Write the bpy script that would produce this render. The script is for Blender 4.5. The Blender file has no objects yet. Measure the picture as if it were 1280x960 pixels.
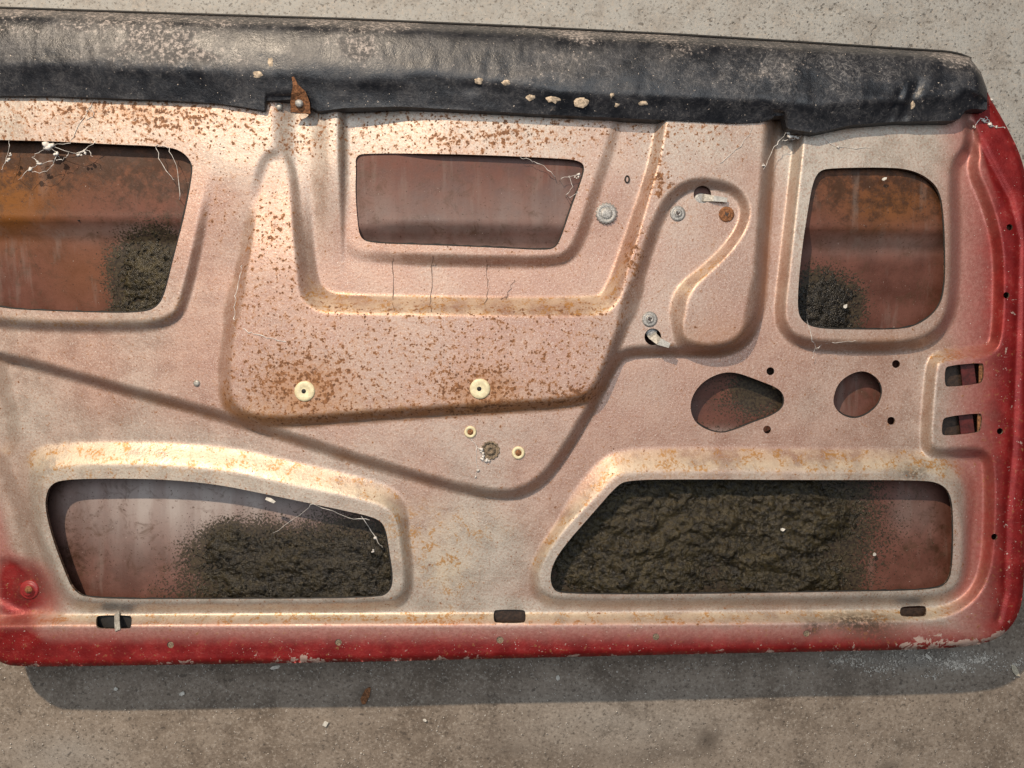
import bpy, math, random
import numpy as np
from mathutils import Vector
from mathutils.geometry import delaunay_2d_cdt

# ------------------------------------------------------------------ camera, light
scene = bpy.context.scene
C = scene.collection
S = 0.0008                      # metres per photo pixel in the plane of the door panel
ZP = 0.062                      # height of the panel's base level above the floor
HF = math.radians(62)
D = 640 * S / math.tan(HF / 2)  # camera height above the panel

cam = bpy.data.objects.new('camera', bpy.data.cameras.new('camera'))
C.objects.link(cam)
cam.location = (0, 0, ZP + D)
cam.data.sensor_width = 36
cam.data.angle = HF
cam.data.clip_start = 0.01
cam.data.clip_end = 100
scene.camera = cam

w = bpy.data.worlds.new('World'); scene.world = w; w.use_nodes = True
w.node_tree.nodes['Background'].inputs[0].default_value = (0.62, 0.72, 0.9, 1)
w.node_tree.nodes['Background'].inputs[1].default_value = 0.055

def lamp(name, kind, loc, energy, col, **kw):
    l = bpy.data.lights.new(name, kind); l.energy = energy; l.color = col
    for k, v in kw.items(): setattr(l, k, v)
    o = bpy.data.objects.new(name, l); C.objects.link(o); o.location = loc
    return o
lamp('garage_lamp', 'POINT', (-0.85, 1.48, 1.86), 258, (1.0, 0.825, 0.635), shadow_soft_size=0.028)
fl = lamp('garage_daylight', 'AREA', (-0.1, 0.55, 2.6), 38, (0.88, 0.94, 1.0), shape='RECTANGLE', size=2.4, size_y=1.6)
fl.rotation_euler = (Vector((0, 0, 0)) - fl.location).to_track_quat('-Z', 'Y').to_euler()

vs = scene.view_settings
vs.view_transform = 'Standard'; vs.look = 'None'; vs.exposure = 0.0; vs.gamma = 1; vs.use_curve_mapping = False
scene.render.engine = 'CYCLES'

rng = np.random.default_rng(7)
random.seed(7)

# ------------------------------------------------------------------ helpers
def P(px, py, dz=0.0):
    """photo pixel -> point at height dz above the panel's base level"""
    k = S * (D - dz) / D
    return ((px - 640) * k, (480 - py) * k, ZP + dz)

def Pn(X, Y, dz):
    k = S * (D - dz) / D
    return np.stack([(X - 640) * k, (480 - Y) * k, ZP + dz], -1)

def smooth(a, b, x):
    t = np.clip((x - a) / (b - a), 0, 1)
    return t * t * (3 - 2 * t)

def vnoise(x, y, seed=0):
    xi = np.floor(x).astype(np.int64); yi = np.floor(y).astype(np.int64)
    xf = x - xi; yf = y - yi
    def h(a, b):
        n = (a * 374761393 + b * 668265263 + seed * 1442695041) & 0xffffffff
        n = ((n ^ (n >> 13)) * 1274126177) & 0xffffffff
        return ((n ^ (n >> 16)) & 0xffff) / 65535.0
    u = xf * xf * (3 - 2 * xf); v = yf * yf * (3 - 2 * yf)
    a = h(xi, yi) * (1 - u) + h(xi + 1, yi) * u
    b = h(xi, yi + 1) * (1 - u) + h(xi + 1, yi + 1) * u
    return a * (1 - v) + b * v

def fbm(x, y, o=4, seed=0):
    s = 0; a = 0.5; t = 0
    for i in range(o):
        s = s + a * vnoise(x, y, seed + i * 17); t += a; a *= 0.5; x = x * 2.03 + 11.3; y = y * 2.03 + 4.7
    return s / t

def chaikin(pts, it=2, closed=True):
    p = np.array(pts, float)
    for _ in range(it):
        q = np.roll(p, -1, 0) if closed else p[1:]
        b = p if closed else p[:-1]
        n = np.empty((2 * len(b), 2)); n[0::2] = 0.75 * b + 0.25 * q; n[1::2] = 0.25 * b + 0.75 * q
        if not closed: n = np.vstack([p[:1], n, p[-1:]])
        p = n
    return p

def resample(p, step, closed=True):
    q = np.vstack([p, p[:1]]) if closed else p
    d = np.r_[0, np.cumsum(np.hypot(*(q[1:] - q[:-1]).T))]
    n = max(6, int(round(d[-1] / step)))
    t = np.linspace(0, d[-1], n + 1)
    if closed: t = t[:-1]
    return np.stack([np.interp(t, d, q[:, 0]), np.interp(t, d, q[:, 1])], -1)

def inside(poly, X, Y):
    r = np.zeros(X.shape, bool); n = len(poly)
    for i in range(n):
        x0, y0 = poly[i]; x1, y1 = poly[(i + 1) % n]
        if y0 == y1: continue
        c = ((y0 > Y) != (y1 > Y)) & (X < (x1 - x0) * (Y - y0) / (y1 - y0) + x0)
        r ^= c
    return r

def pdist(poly, X, Y, closed=True):
    d = np.full(X.shape, 1e9); n = len(poly)
    for i in range(n if closed else n - 1):
        x0, y0 = poly[i]; x1, y1 = poly[(i + 1) % n]
        dx, dy = x1 - x0, y1 - y0; L = dx * dx + dy * dy
        if L < 1e-9: continue
        t = np.clip(((X - x0) * dx + (Y - y0) * dy) / L, 0, 1)
        d = np.minimum(d, (X - x0 - t * dx) ** 2 + (Y - y0 - t * dy) ** 2)
    return np.sqrt(d)

def sdist(poly, X, Y):          # positive inside
    d = pdist(poly, X, Y)
    return np.where(inside(poly, X, Y), d, -d)

def blob(X, Y, cx, cy, rx, ry):
    return np.exp(-(((X - cx) / rx) ** 2 + ((Y - cy) / ry) ** 2))

def obj(name, verts, faces, mat, parent=None, smooth_sh=True, attrs=None):
    me = bpy.data.meshes.new(name)
    me.from_pydata([tuple(v) for v in verts], [], [tuple(f) for f in faces])
    if smooth_sh: me.polygons.foreach_set('use_smooth', np.ones(len(me.polygons), bool))
    if attrs:
        for k, a in attrs.items():
            at = me.color_attributes.new(k, 'FLOAT_COLOR', 'POINT')
            at.data.foreach_set('color', np.asarray(a, np.float32).ravel())
    me.materials.append(mat); me.update()
    o = bpy.data.objects.new(name, me); C.objects.link(o)
    if parent: o.parent = parent
    return o

def tag(o, label=None, cat=None, group=None, kind=None):
    for k, v in (('label', label), ('category', cat), ('group', group), ('kind', kind)):
        if v: o[k] = v
    return o

def gridfaces(nx, ny):
    i = np.arange(nx * ny).reshape(ny, nx)
    return np.stack([i[:-1, :-1], i[1:, :-1], i[1:, 1:], i[:-1, 1:]], -1).reshape(-1, 4)

def cdt(outline, holes, step, jit=0.0):
    """triangulate outline minus holes, filled with a point grid (photo pixels)"""
    loops = [outline] + holes
    pts = []; edges = []
    for lp in loops:
        b = len(pts); n = len(lp)
        pts += [tuple(p) for p in lp]
        edges += [(b + i, b + (i + 1) % n) for i in range(n)]
    x0, y0 = outline.min(0); x1, y1 = outline.max(0)
    gx, gy = np.meshgrid(np.arange(x0, x1, step), np.arange(y0, y1, step))
    gx[1::2] += step / 2
    gx = gx.ravel(); gy = gy.ravel()
    ok = inside(outline, gx, gy)
    gx = gx[ok]; gy = gy[ok]
    keep = pdist(outline, gx, gy) > step * 0.55
    for h in holes:
        a = h.min(0) - step; b = h.max(0) + step
        m = (gx > a[0]) & (gx < b[0]) & (gy > a[1]) & (gy < b[1])
        if m.any():
            k = (~inside(h, gx[m], gy[m])) & (pdist(h, gx[m], gy[m]) > step * 0.55)
            keep[np.where(m)[0]] &= k
    nb = len(pts)
    pts += list(zip(gx[keep], gy[keep]))
    r = delaunay_2d_cdt([Vector(p) for p in pts], edges, [], 0, 1e-5)
    v = np.array([(a.x, a.y) for a in r[0]]); f = np.array(r[2])
    c = v[f].mean(1)
    ok = inside(outline, c[:, 0], c[:, 1])
    for h in holes:
        a = h.min(0); b = h.max(0)
        m = (c[:, 0] > a[0]) & (c[:, 0] < b[0]) & (c[:, 1] > a[1]) & (c[:, 1] < b[1])
        ok[np.where(m)[0]] &= ~inside(h, c[m, 0], c[m, 1])
    f = f[ok]
    t = v[f]
    ar = (t[:, 1, 0] - t[:, 0, 0]) * (t[:, 2, 1] - t[:, 0, 1]) - (t[:, 1, 1] - t[:, 0, 1]) * (t[:, 2, 0] - t[:, 0, 0])
    fl = ar > 0                  # photo y runs down: flip so that faces look up
    f[fl] = f[fl][:, ::-1]
    return v, f

def tube(path, r, n=6, cap=True):
    p = np.array(path, float); m = len(p)
    t = np.gradient(p, axis=0); t /= np.linalg.norm(t, axis=1)[:, None] + 1e-12
    up = np.where(np.abs(t[:, 2:3]) > .9, [[1.0, 0, 0]], [[0, 0, 1.0]])
    a = np.cross(t, up); a /= np.linalg.norm(a, axis=1)[:, None] + 1e-12
    b = np.cross(a, t)
    r = np.broadcast_to(np.asarray(r, float), (m,))
    th = np.arange(n) * 2 * math.pi / n
    V = (p[:, None] + r[:, None, None] * (a[:, None] * np.cos(th)[None, :, None] + b[:, None] * np.sin(th)[None, :, None])).reshape(-1, 3)
    F = [(i * n + k, i * n + (k + 1) % n, (i + 1) * n + (k + 1) % n, (i + 1) * n + k) for i in range(m - 1) for k in range(n)]
    if cap: F += [tuple(range(n)), tuple(range((m - 1) * n, m * n))[::-1]]
    return V, F

# ------------------------------------------------------------------ materials
class N:
    def __init__(s, name):
        s.m = bpy.data.materials.new(name); s.m.use_nodes = True
        s.t = s.m.node_tree; s.b = s.t.nodes['Principled BSDF']; s.co = None
    def node(s, typ, **kw):
        n = s.t.nodes.new(typ)
        for k, v in kw.items():
            if k == 'ins':
                for a, b in v.items():
                    if b is None: continue
                    if hasattr(b, 'is_output'): s.t.links.new(b, n.inputs[a])
                    else: n.inputs[a].default_value = b
            else: setattr(n, k, v)
        return n
    def coord(s):
        if s.co is None: s.co = s.node('ShaderNodeTexCoord').outputs['Object']
        return s.co
    def noise(s, scale, detail=4, rough=0.6, off=0, dist=0.0, stretch=None):
        c = s.coord()
        if off or stretch:
            mp = s.node('ShaderNodeMapping', ins={0: c})
            mp.inputs['Location'].default_value = (off, off * 1.7, off * .3)
            if stretch: mp.inputs['Scale'].default_value = stretch
            c = mp.outputs[0]
        n = s.node('ShaderNodeTexNoise', ins={'Vector': c, 'Scale': scale, 'Detail': detail, 'Roughness': rough, 'Distortion': dist})
        return n.outputs[0]
    def vor(s, scale, feature='F1', out='Distance'):
        return s.node('ShaderNodeTexVoronoi', feature=feature, ins={'Vector': s.coord(), 'Scale': scale}).outputs[out]
    def ramp(s, x, a, b, lo=0.0, hi=1.0):
        return s.node('ShaderNodeMapRange', interpolation_type='SMOOTHSTEP',
                      ins={'Value': x, 'From Min': a, 'From Max': b, 'To Min': lo, 'To Max': hi}).outputs[0]
    def math(s, op, a, b=None, c=None):
        n = s.node('ShaderNodeMath', operation=op, ins={0: a})
        for i, x in ((1, b), (2, c)):
            if x is None: continue
            if hasattr(x, 'is_output'): s.t.links.new(x, n.inputs[i])
            else: n.inputs[i].default_value = x
        return n.outputs[0]
    def mix(s, f, a, b, mode='MIX'):
        n = s.node('ShaderNodeMix', data_type='RGBA', blend_type=mode)
        for i, x in ((0, f), (6, a), (7, b)):
            if hasattr(x, 'is_output'): s.t.links.new(x, n.inputs[i])
            else: n.inputs[i].default_value = x if i == 0 else (*x, 1)
        return n.outputs[2]
    def attr(s, name):
        a = s.node('ShaderNodeVertexColor', layer_name=name)
        sp = s.node('ShaderNodeSeparateColor', ins={0: a.outputs[0]})
        return sp.outputs[0], sp.outputs[1], sp.outputs[2], a.outputs[1]
    def bump(s, h, strength=0.3, dist=0.001, prev=None):
        n = s.node('ShaderNodeBump', ins={'Height': h, 'Strength': strength, 'Distance': dist})
        if prev is not None: s.t.links.new(prev, n.inputs['Normal'])
        return n.outputs[0]
    def set(s, **kw):
        for k, x in kw.items():
            i = s.b.inputs[k.replace('_', ' ')]
            if hasattr(x, 'is_output'): s.t.links.new(x, i)
            else: i.default_value = (*x, 1) if isinstance(x, tuple) and len(x) == 3 else x
        return s.m

def simple(name, col, rough=0.5, metal=0.0, var=0.25, scale=300, bump=0.2):
    n = N(name)
    a = n.noise(scale, 4, 0.65)
    c = n.mix(n.ramp(a, 0.35, 0.68), tuple(x * (1 - var) for x in col), tuple(min(1, x * (1 + var * .6)) for x in col))
    return n.set(Base_Color=c, Roughness=rough, Metallic=metal, Normal=n.bump(a, bump, 0.0006))

def mat_panel():
    n = N('primered_steel')
    red, rust, band, pink = n.attr('mask')
    grime, warm, deep, _ = n.attr('mask2')
    big = n.noise(9, 2, 0.55); mid = n.noise(45, 4, 0.65, 3); fine = n.noise(420, 2, 0.6, 7); med = n.noise(85, 4, .72, 17, 0.5)
    grey = n.mix(n.ramp(mid, 0.3, 0.7), (0.40, 0.345, 0.285), (0.52, 0.465, 0.40))
    pk = n.mix(n.ramp(mid, 0.3, 0.7), (0.375, 0.222, 0.168), (0.465, 0.308, 0.246))
    pf = n.math('ADD', pink, n.ramp(big, 0.3, 0.7, -0.25, 0.25))
    c = n.mix(n.ramp(pf, 0.0, 1.0), grey, pk)
    c = n.mix(n.ramp(fine, 0.46, 0.68, 0, 0.42), c, (0.30, 0.13, 0.07))       # fine overspray dots
    c = n.mix(n.ramp(n.noise(820, 1, .5, 2), 0.54, 0.70, 0, 0.38), c, (0.74, 0.62, 0.53))
    # ochre rust staining that has bled along ledges and round fixings; warm also deepens the shaded step
    st = n.math('MULTIPLY', band, n.ramp(mid, 0.25, 0.6))
    c = n.mix(n.math('MULTIPLY', st, 0.5), c, (0.70, 0.575, 0.40))
    st2 = n.math('MULTIPLY', n.ramp(band, 0.05, 0.5), n.math('MULTIPLY', n.ramp(med, 0.50, 0.60), n.ramp(fine, 0.38, 0.56)))
    c = n.mix(n.math('MULTIPLY', st2, 0.85), c, (0.42, 0.20, 0.045))
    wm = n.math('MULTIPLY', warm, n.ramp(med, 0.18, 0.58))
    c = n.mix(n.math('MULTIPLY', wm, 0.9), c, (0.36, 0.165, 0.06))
    # red top coat with chalky wear
    ra = n.noise(38, 4, .68, 23); rb = n.noise(240, 3, .7, 29)
    rc = n.mix(n.ramp(ra, 0.35, 0.68), (0.18, 0.007, 0.007), (0.30, 0.018, 0.016))
    rc = n.mix(n.ramp(n.math('MULTIPLY_ADD', rb, 0.5, n.math('MULTIPLY', ra, 0.5)), 0.54, 0.68, 0, 0.24), rc, (0.46, 0.17, 0.14))
    rf = n.math('ADD', red, n.math('MULTIPLY', n.math('SUBTRACT', mid, 0.5), 0.30))
    c = n.mix(n.ramp(rf, 0.0, 0.5, 0, 0.8), c, n.mix(n.ramp(rb, .35, .65), (0.37, 0.115, 0.095), (0.46, 0.185, 0.155)))
    c = n.mix(n.ramp(rf, 0.35, 0.95), c, rc)
    sc = n.noise(70, 3, .7, 91, 0.3, (1, 14, 1))
    c = n.mix(n.math('MULTIPLY', n.ramp(sc, 0.66, 0.72), n.ramp(red, 0.1, 0.6, 0, 0.35)), c, (0.52, 0.26, 0.22))
    ch = n.ramp(n.math('MULTIPLY_ADD', deep, 0.26, med), 0.70, 0.74)
    c = n.mix(n.math('MULTIPLY', ch, n.math('MULTIPLY', n.ramp(deep, 0.0, 0.3), 0.8)), c, (0.60, 0.47, 0.40))
    gm = n.math('MULTIPLY', grime, n.ramp(rb, 0.30, 0.56))  # grime, also the blackened walls of the cut-outs
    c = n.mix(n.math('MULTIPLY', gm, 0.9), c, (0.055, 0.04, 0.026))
    # rust specks of three sizes, density from the mask
    def speck(v, k, base, soft=0.035):
        thr = n.math('MULTIPLY_ADD', rust, -k, base)
        return n.ramp(n.math('SUBTRACT', v, thr), 0.0, soft)
    n2 = n.noise(230, 3, .55, 57)
    vn = n.node('ShaderNodeTexVoronoi', feature='F1', ins={'Vector': n.node('ShaderNodeVectorMath', operation='ADD', ins={0: n.coord(), 1: n.node('ShaderNodeVectorMath', operation='SCALE', ins={0: n.node('ShaderNodeTexNoise', ins={'Vector': n.coord(), 'Scale': 350.0, 'Detail': 1.0}).outputs['Color'], 'Scale': 0.0022}).outputs[0]}).outputs[0], 'Scale': 340.0})
    vr = n.node('ShaderNodeSeparateColor', ins={0: vn.outputs['Color']}).outputs[0]
    rad = n.math('MULTIPLY', n.math('MULTIPLY', n.math('POWER', vr, 2.0), rust), 0.54)
    s1 = n.ramp(n.math('SUBTRACT', rad, vn.outputs['Distance']), -0.05, 0.10); s2 = speck(n2, 0.22, 0.79); s3 = n.math('MULTIPLY', speck(med, 0.30, 0.90, 0.07), n.ramp(fine, 0.30, 0.5))
    rustc = n.mix(n.ramp(rb, 0.35, 0.65), (0.085, 0.030, 0.011), (0.26, 0.105, 0.036))
    c = n.mix(n.math('MULTIPLY', speck(n2, 0.26, 0.72, 0.14), 0.6), c, (0.40, 0.19, 0.08))
    allr = n.math('MAXIMUM', n.math('MAXIMUM', s1, s2), s3)
    c = n.mix(n.math('MULTIPLY', allr, 0.84), c, rustc)
    c = n.mix(n.ramp(n.noise(520, 1, .5, 71), 0.745, 0.78, 0, 0.7), c, (0.75, 0.66, 0.58))
    rough = n.math('MAXIMUM', n.ramp(mid, 0.3, 0.7, 0.38, 0.54), n.math('MULTIPLY', allr, 0.85))
    nb = n.bump(n.noise(22, 1, .5, 81), 0.12, 0.004)
    nb = n.bump(n.math('ADD', fine, n.math('MULTIPLY', n2, 0.8)), 0.30, 0.0006, nb)
    return n.set(Base_Color=c, Roughness=rough, Normal=nb, Metallic=n.math('MULTIPLY', n.math('SUBTRACT', 1.0, allr), 0.34))

def mat_skin():
    n = N('outer_skin_inside')
    rust, grey, orange, spray = n.attr('mask')
    mid = n.noise(30, 5, .65); fine = n.noise(380, 4, .65, 3)
    c = n.mix(n.ramp(mid, 0.3, 0.7), (0.085, 0.030, 0.019), (0.150, 0.058, 0.041))
    c = n.mix(n.math('MULTIPLY', grey, n.ramp(n.noise(60, 3, .6, 77, 0, (1, .12, 1)), .3, .7, .7, 1.15)), c, (0.38, 0.325, 0.30))
    c = n.mix(orange, c, (0.19, 0.068, 0.010))
    r = n.ramp(n.math('ADD', n.noise(70, 6, .75, 9), n.math('MULTIPLY', rust, 0.34)), 0.62, 0.86)
    c = n.mix(n.math('MULTIPLY', r, 0.85), c, (0.036, 0.014, 0.004))
    c = n.mix(n.ramp(n.noise(55, 5, .75, 47, 0.8), 0.50, 0.70, 0, 0.6), c, (0.075, 0.038, 0.02))
    c = n.mix(n.ramp(n.noise(40, 4, .7, 67, 0, (1, .15, 1)), 0.55, 0.72, 0, 0.30), c, (0.24, 0.19, 0.165))
    sp = n.ramp(n.math('ADD', n.noise(330, 3, .6, 19), n.math('MULTIPLY', rust, 0.10)), 0.645, 0.71)
    c = n.mix(n.math('MULTIPLY', sp, 0.75), c, (0.06, 0.025, 0.014))
    c = n.mix(n.ramp(n.noise(560, 2, .5, 29), 0.745, 0.77, 0, .6), c, (0.55, 0.46, 0.40))
    sn = n.noise(480, 3, .65, 37)
    sd = n.ramp(n.math('MULTIPLY_ADD', spray, 0.42, sn), 0.66, 0.74)
    c = n.mix(n.math('MULTIPLY', sd, 0.92), c, n.mix(n.ramp(fine, .35, .65), (0.014, 0.011, 0.007), (0.06, 0.047, 0.025)))
    n.b.inputs['Specular IOR Level'].default_value = 0.3
    return n.set(Base_Color=c, Roughness=n.ramp(mid, .3, .7, .42, .65), Normal=n.bump(n.math('ADD', fine, sd), 0.3, 0.0006))

def mat_mastic():
    n = N('bitumen_mastic')
    a = n.noise(170, 4, .7); b = n.noise(650, 2, .6, 4)
    ol = n.attr('mask')[0]
    c = n.mix(n.ramp(a, 0.35, 0.68), (0.007, 0.0055, 0.004), (0.026, 0.020, 0.012))
    c = n.mix(ol, c, n.mix(n.ramp(a, .32, .7), (0.015, 0.011, 0.005), (0.090, 0.068, 0.026)))
    c = n.mix(n.ramp(b, 0.62, 0.74, 0, 0.55), c, (0.26, 0.21, 0.13))
    h = n.math('ADD', a, n.math('MULTIPLY', b, 0.5))
    return n.set(Base_Color=c, Roughness=n.ramp(b, .3, .7, 0.22, 0.5), Normal=n.bump(h, 1.0, 0.0026))

def mat_vinyl():
    n = N('black_vinyl')
    dust, scuff, foam, _ = n.attr('mask')
    gr = n.vor(260, 'DISTANCE_TO_EDGE')
    mid = n.noise(30, 5, .72, 7); fl = n.noise(260, 4, .78, 13); lo = n.noise(13, 3, .6, 17)
    c = n.mix(n.ramp(mid, 0.3, 0.7), (0.008, 0.009, 0.012), (0.024, 0.025, 0.030))
    wv = n.noise(60, 4, .7, 19, 1.5)                                           # dry bloom in the creases
    cr = n.math('MULTIPLY', n.math('ADD', n.ramp(n.math('ABSOLUTE', n.math('SUBTRACT', wv, 0.5)), 0.028, 0.0), n.ramp(fl, 0.42, 0.66, 0, .45)), n.math('MULTIPLY', scuff, n.ramp(mid, 0.35, 0.6)))
    c = n.mix(n.math('MULTIPLY', cr, 0.75), c, (0.22, 0.21, 0.205))
    # settled dust
    dd = n.math('MULTIPLY_ADD', n.math('SUBTRACT', lo, 0.5), 0.9, dust)
    dm = n.ramp(n.math('ADD', n.math('MULTIPLY', mid, 0.9), n.math('MULTIPLY', dd, 0.6)), 0.68, 1.12)
    c = n.mix(n.math('MULTIPLY', dm, 0.28), c, (0.22, 0.20, 0.18))
    ds = n.ramp(n.math('ADD', fl, n.math('MULTIPLY', dd, 0.24)), 0.68, 0.92)
    c = n.mix(n.math('MULTIPLY', ds, 0.85), c, (0.56, 0.485, 0.435))
    c = n.mix(n.ramp(n.noise(420, 2, .6, 43), 0.715, 0.74, 0, 0.9), c, (0.62, 0.53, 0.45))
    rough = n.math('MAXIMUM', n.ramp(mid, .3, .7, 0.34, 0.50), n.math('MULTIPLY', n.math('MAXIMUM', dm, ds), 0.8))
    nb = n.bump(n.math('ADD', n.math('MULTIPLY', n.ramp(gr, 0.0, 0.12), .22), n.math('MULTIPLY', fl, 1.5)), 0.28, 0.0006)
    nb = n.bump(mid, 0.22, 0.004, nb)
    return n.set(Base_Color=c, Roughness=rough, Normal=nb)

def mat_floor():
    n = N('concrete')
    stain, pale, rough_, _ = n.attr('mask')
    big = n.noise(6, 4, .62); mid = n.noise(30, 5, .7, 5); fine = n.noise(300, 4, .72, 9); pit = n.noise(190, 2, .5, 15)
    c = n.mix(n.ramp(big, 0.34, 0.66), (0.165, 0.126, 0.094), (0.275, 0.222, 0.175))
    c = n.mix(n.ramp(mid, 0.40, 0.68, 0, .65), c, (0.33, 0.27, 0.215))
    c = n.mix(n.ramp(mid, 0.46, 0.30, 0, .55), c, (0.12, 0.095, 0.073))
    c = n.mix(n.math('MULTIPLY', pale, n.ramp(mid, 0.28, 0.62, 0.5, 0.95)), c, (0.37, 0.37, 0.35))
    c = n.mix(n.ramp(fine, 0.53, 0.64, 0, 0.6), c, (0.42, 0.365, 0.305))
    c = n.mix(n.ramp(fine, 0.46, 0.35, 0, 0.7), c, (0.10, 0.08, 0.062))
    c = n.mix(n.ramp(pit, 0.66, 0.71, 0, 0.6), c, (0.075, 0.06, 0.048))
    c = n.mix(n.ramp(n.noise(420, 1, .5, 51), 0.745, 0.77, 0, 0.8), c, (0.62, 0.58, 0.52))
    sm = n.math('MULTIPLY', stain, n.ramp(fine, 0.25, 0.55))
    c = n.mix(n.math('MULTIPLY', sm, 0.75), c, (0.055, 0.04, 0.03))
    h = n.math('ADD', fine, n.math('MULTIPLY', n.ramp(pit, 0.62, 0.72), -0.8))
    nb = n.bump(mid, 0.35, 0.004)
    nb = n.bump(h, n.math('MULTIPLY_ADD', rough_, 0.5, 0.4), 0.0012, nb)
    return n.set(Base_Color=c, Roughness=0.82, Normal=nb)

M_PANEL = mat_panel(); M_SKIN = mat_skin(); M_MASTIC = mat_mastic(); M_VINYL = mat_vinyl(); M_FLOOR = mat_floor()
M_REDP = simple('red_hem_paint', (0.30, 0.03, 0.03), 0.45)
M_ZINC = simple('dull_zinc', (0.40, 0.39, 0.37), 0.55, 0.35, 0.45, 700, .4)
M_LATCH = simple('greasy_latch', (0.045, 0.025, 0.015), 0.5, 0, .5, 300)
M_LATCHR = simple('dark_red_latch', (0.09, 0.014, 0.012), 0.5, 0, .4, 200)
M_RUST = simple('rust', (0.26, 0.11, 0.045), 0.85, 0, 0.55, 500, 0.6)
M_SPIN = simple('rust_dusted_spindle', (0.26, 0.195, 0.13), 0.7, 0.1, .6, 700, .8)
M_CREAM = simple('cream_nylon', (0.82, 0.72, 0.46), 0.45, 0, 0.18, 300)
M_DARK = simple('rubber_and_gap_black', (0.02, 0.018, 0.016), 0.7)
M_STEEL = simple('dusty_rod', (0.42, 0.40, 0.36), 0.5, 0.35, 0.3, 500)
M_FOAM = simple('perished_foam', (0.56, 0.45, 0.33), 0.9, 0, 0.5, 400, 0.6)
M_WEB = simple('dusty_web', (0.78, 0.74, 0.69), 0.9)
M_HAIR = simple('dark_hair', (0.17, 0.11, 0.08), 0.7)
M_CHIP = simple('pale_flake', (0.72, 0.68, 0.60), 0.8)
M_GRIT = simple('grit', (0.66, 0.61, 0.54), 0.9)
M_LEAF = simple('dry_husk', (0.60, 0.53, 0.40), 0.7)

# ------------------------------------------------------------------ floor
gx = np.unique(np.r_[np.linspace(-1600, -140, 24), np.arange(-140, 1420, 6.0), np.linspace(1420, 2900, 24)])
gy = np.unique(np.r_[np.linspace(-1500, -120, 24), np.arange(-120, 1090, 6.0), np.linspace(1090, 2500, 24)])
X, Y = np.meshgrid(gx, gy)
zf = (fbm(X / 60, Y / 60, 3, 5) - 0.5) * 0.0025 + (fbm(X / 11, Y / 11, 2, 9) - .5) * 0.0011
zf -= zf.max() * 0.7
V = Pn(X, Y, -ZP + zf).reshape(-1, 3)
stain = np.clip(blob(X, Y, 885, 925, 14, 14) + .8 * blob(X, Y, 455, 867, 9, 13) + .45 * blob(X, Y, 640, 935, 30, 12) + .35 * blob(X, Y, 780, 945, 90, 14)
                + .8 * blob(X, Y, 418, 884, 6, 10) + .9 * blob(X, Y, 1110, 958, 14, 5) + .4 * blob(X, Y, 860, 942, 26, 5), 0, 1)
pale = np.clip(smooth(330, 120, Y) * .95 + .55 * blob(X, Y, 1150, 822, 90, 14) + .3 * blob(X, Y, 780, 905, 140, 40) + .35 * blob(X, Y, 80, 945, 70, 25), 0, 1)
rgh = smooth(600, 1000, X) * smooth(400, 150, Y)
tag(obj('concrete_floor', V, gridfaces(len(gx), len(gy))[:, ::-1] if False else gridfaces(len(gx), len(gy)), M_FLOOR,
        attrs={'mask': np.stack([stain, pale, rgh, np.ones_like(X)], -1).reshape(-1, 4)}),
    'bare grey brown concrete garage floor under the door', None, None, 'structure')

# ------------------------------------------------------------------ door outlines (photo pixels)
OUT = chaikin([(-130, 6), (0, 12), (240, 19), (430, 26), (640, 36), (855, 47), (1000, 55), (1186, 68), (1210, 74), (1226, 95), (1237, 122), (1257, 155),
               (1278, 198), (1285, 240), (1286, 500), (1283, 640), (1280, 732), (1275, 766), (1260, 789), (1236, 804), (1186, 811), (1052, 814),
               (850, 818), (593, 824), (425, 828), (215, 831), (24, 834), (0, 829), (-22, 810), (-34, 760), (-42, 640), (-60, 480), (-100, 250), (-125, 100)], 2)
UL = [(-70, 172), (0, 175), (54, 176), (134, 180), (208, 183), (228, 189), (240, 203), (241, 216), (232, 265), (217, 322), (207, 364), (199, 382), (181, 391), (118, 391), (20, 387), (0, 384), (-40, 378), (-56, 360)]
CE = [(445, 210), (444, 196), (455, 191), (593, 193), (700, 198), (721, 200), (731, 206), (729, 220), (714, 260), (702, 296), (695, 310), (680, 313), (627, 310), (526, 306), (462, 304), (450, 297), (447, 280), (444, 240)]
RI = [(1011, 255), (1016, 228), (1024, 213), (1040, 210), (1102, 209), (1135, 211), (1159, 221), (1175, 238), (1180, 269), (1182, 320), (1181, 364), (1172, 388), (1149, 406), (1125, 412), (1068, 412), (1021, 411), (1002, 402), (996, 384), (1001, 320)]
PEAR = [(862, 508), (867, 491), (880, 476), (900, 466), (920, 465), (947, 475), (973, 485), (981, 496), (979, 510), (964, 520), (941, 528), (917, 538), (900, 542), (880, 536), (867, 526)]
ROUND = [(1041, 498), (1048, 478), (1065, 466), (1082, 463), (1098, 473), (1104, 488), (1099, 505), (1085, 518), (1068, 524), (1052, 519), (1043, 509)]
SL1 = [(1181, 462), (1185, 457), (1228, 453), (1230, 458), (1229, 476), (1223, 480), (1185, 484), (1181, 481)]
SL2 = [(1178, 526), (1182, 521), (1225, 516), (1228, 520), (1226, 538), (1221, 541), (1181, 545), (1177, 542)]
LL = [(56, 625), (62, 606), (80, 599), (145, 598), (202, 599), (269, 605), (329, 617), (430, 638), (470, 647), (482, 658), (487, 690), (492, 722), (488, 740), (472, 748), (252, 749), (111, 749), (91, 738), (81, 715), (67, 678), (58, 645)]
LR = [(687, 715), (700, 688), (744, 638), (770, 608), (784, 600), (855, 599), (1000, 600), (1152, 600), (1176, 604), (1189, 618), (1192, 650), (1191, 705), (1186, 729), (1166, 738), (1038, 740), (850, 743), (705, 743), (690, 737)]
B1 = [(120, 772), (124, 769), (162, 769), (165, 772), (164, 784), (161, 786), (124, 786), (120, 783)]
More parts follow.
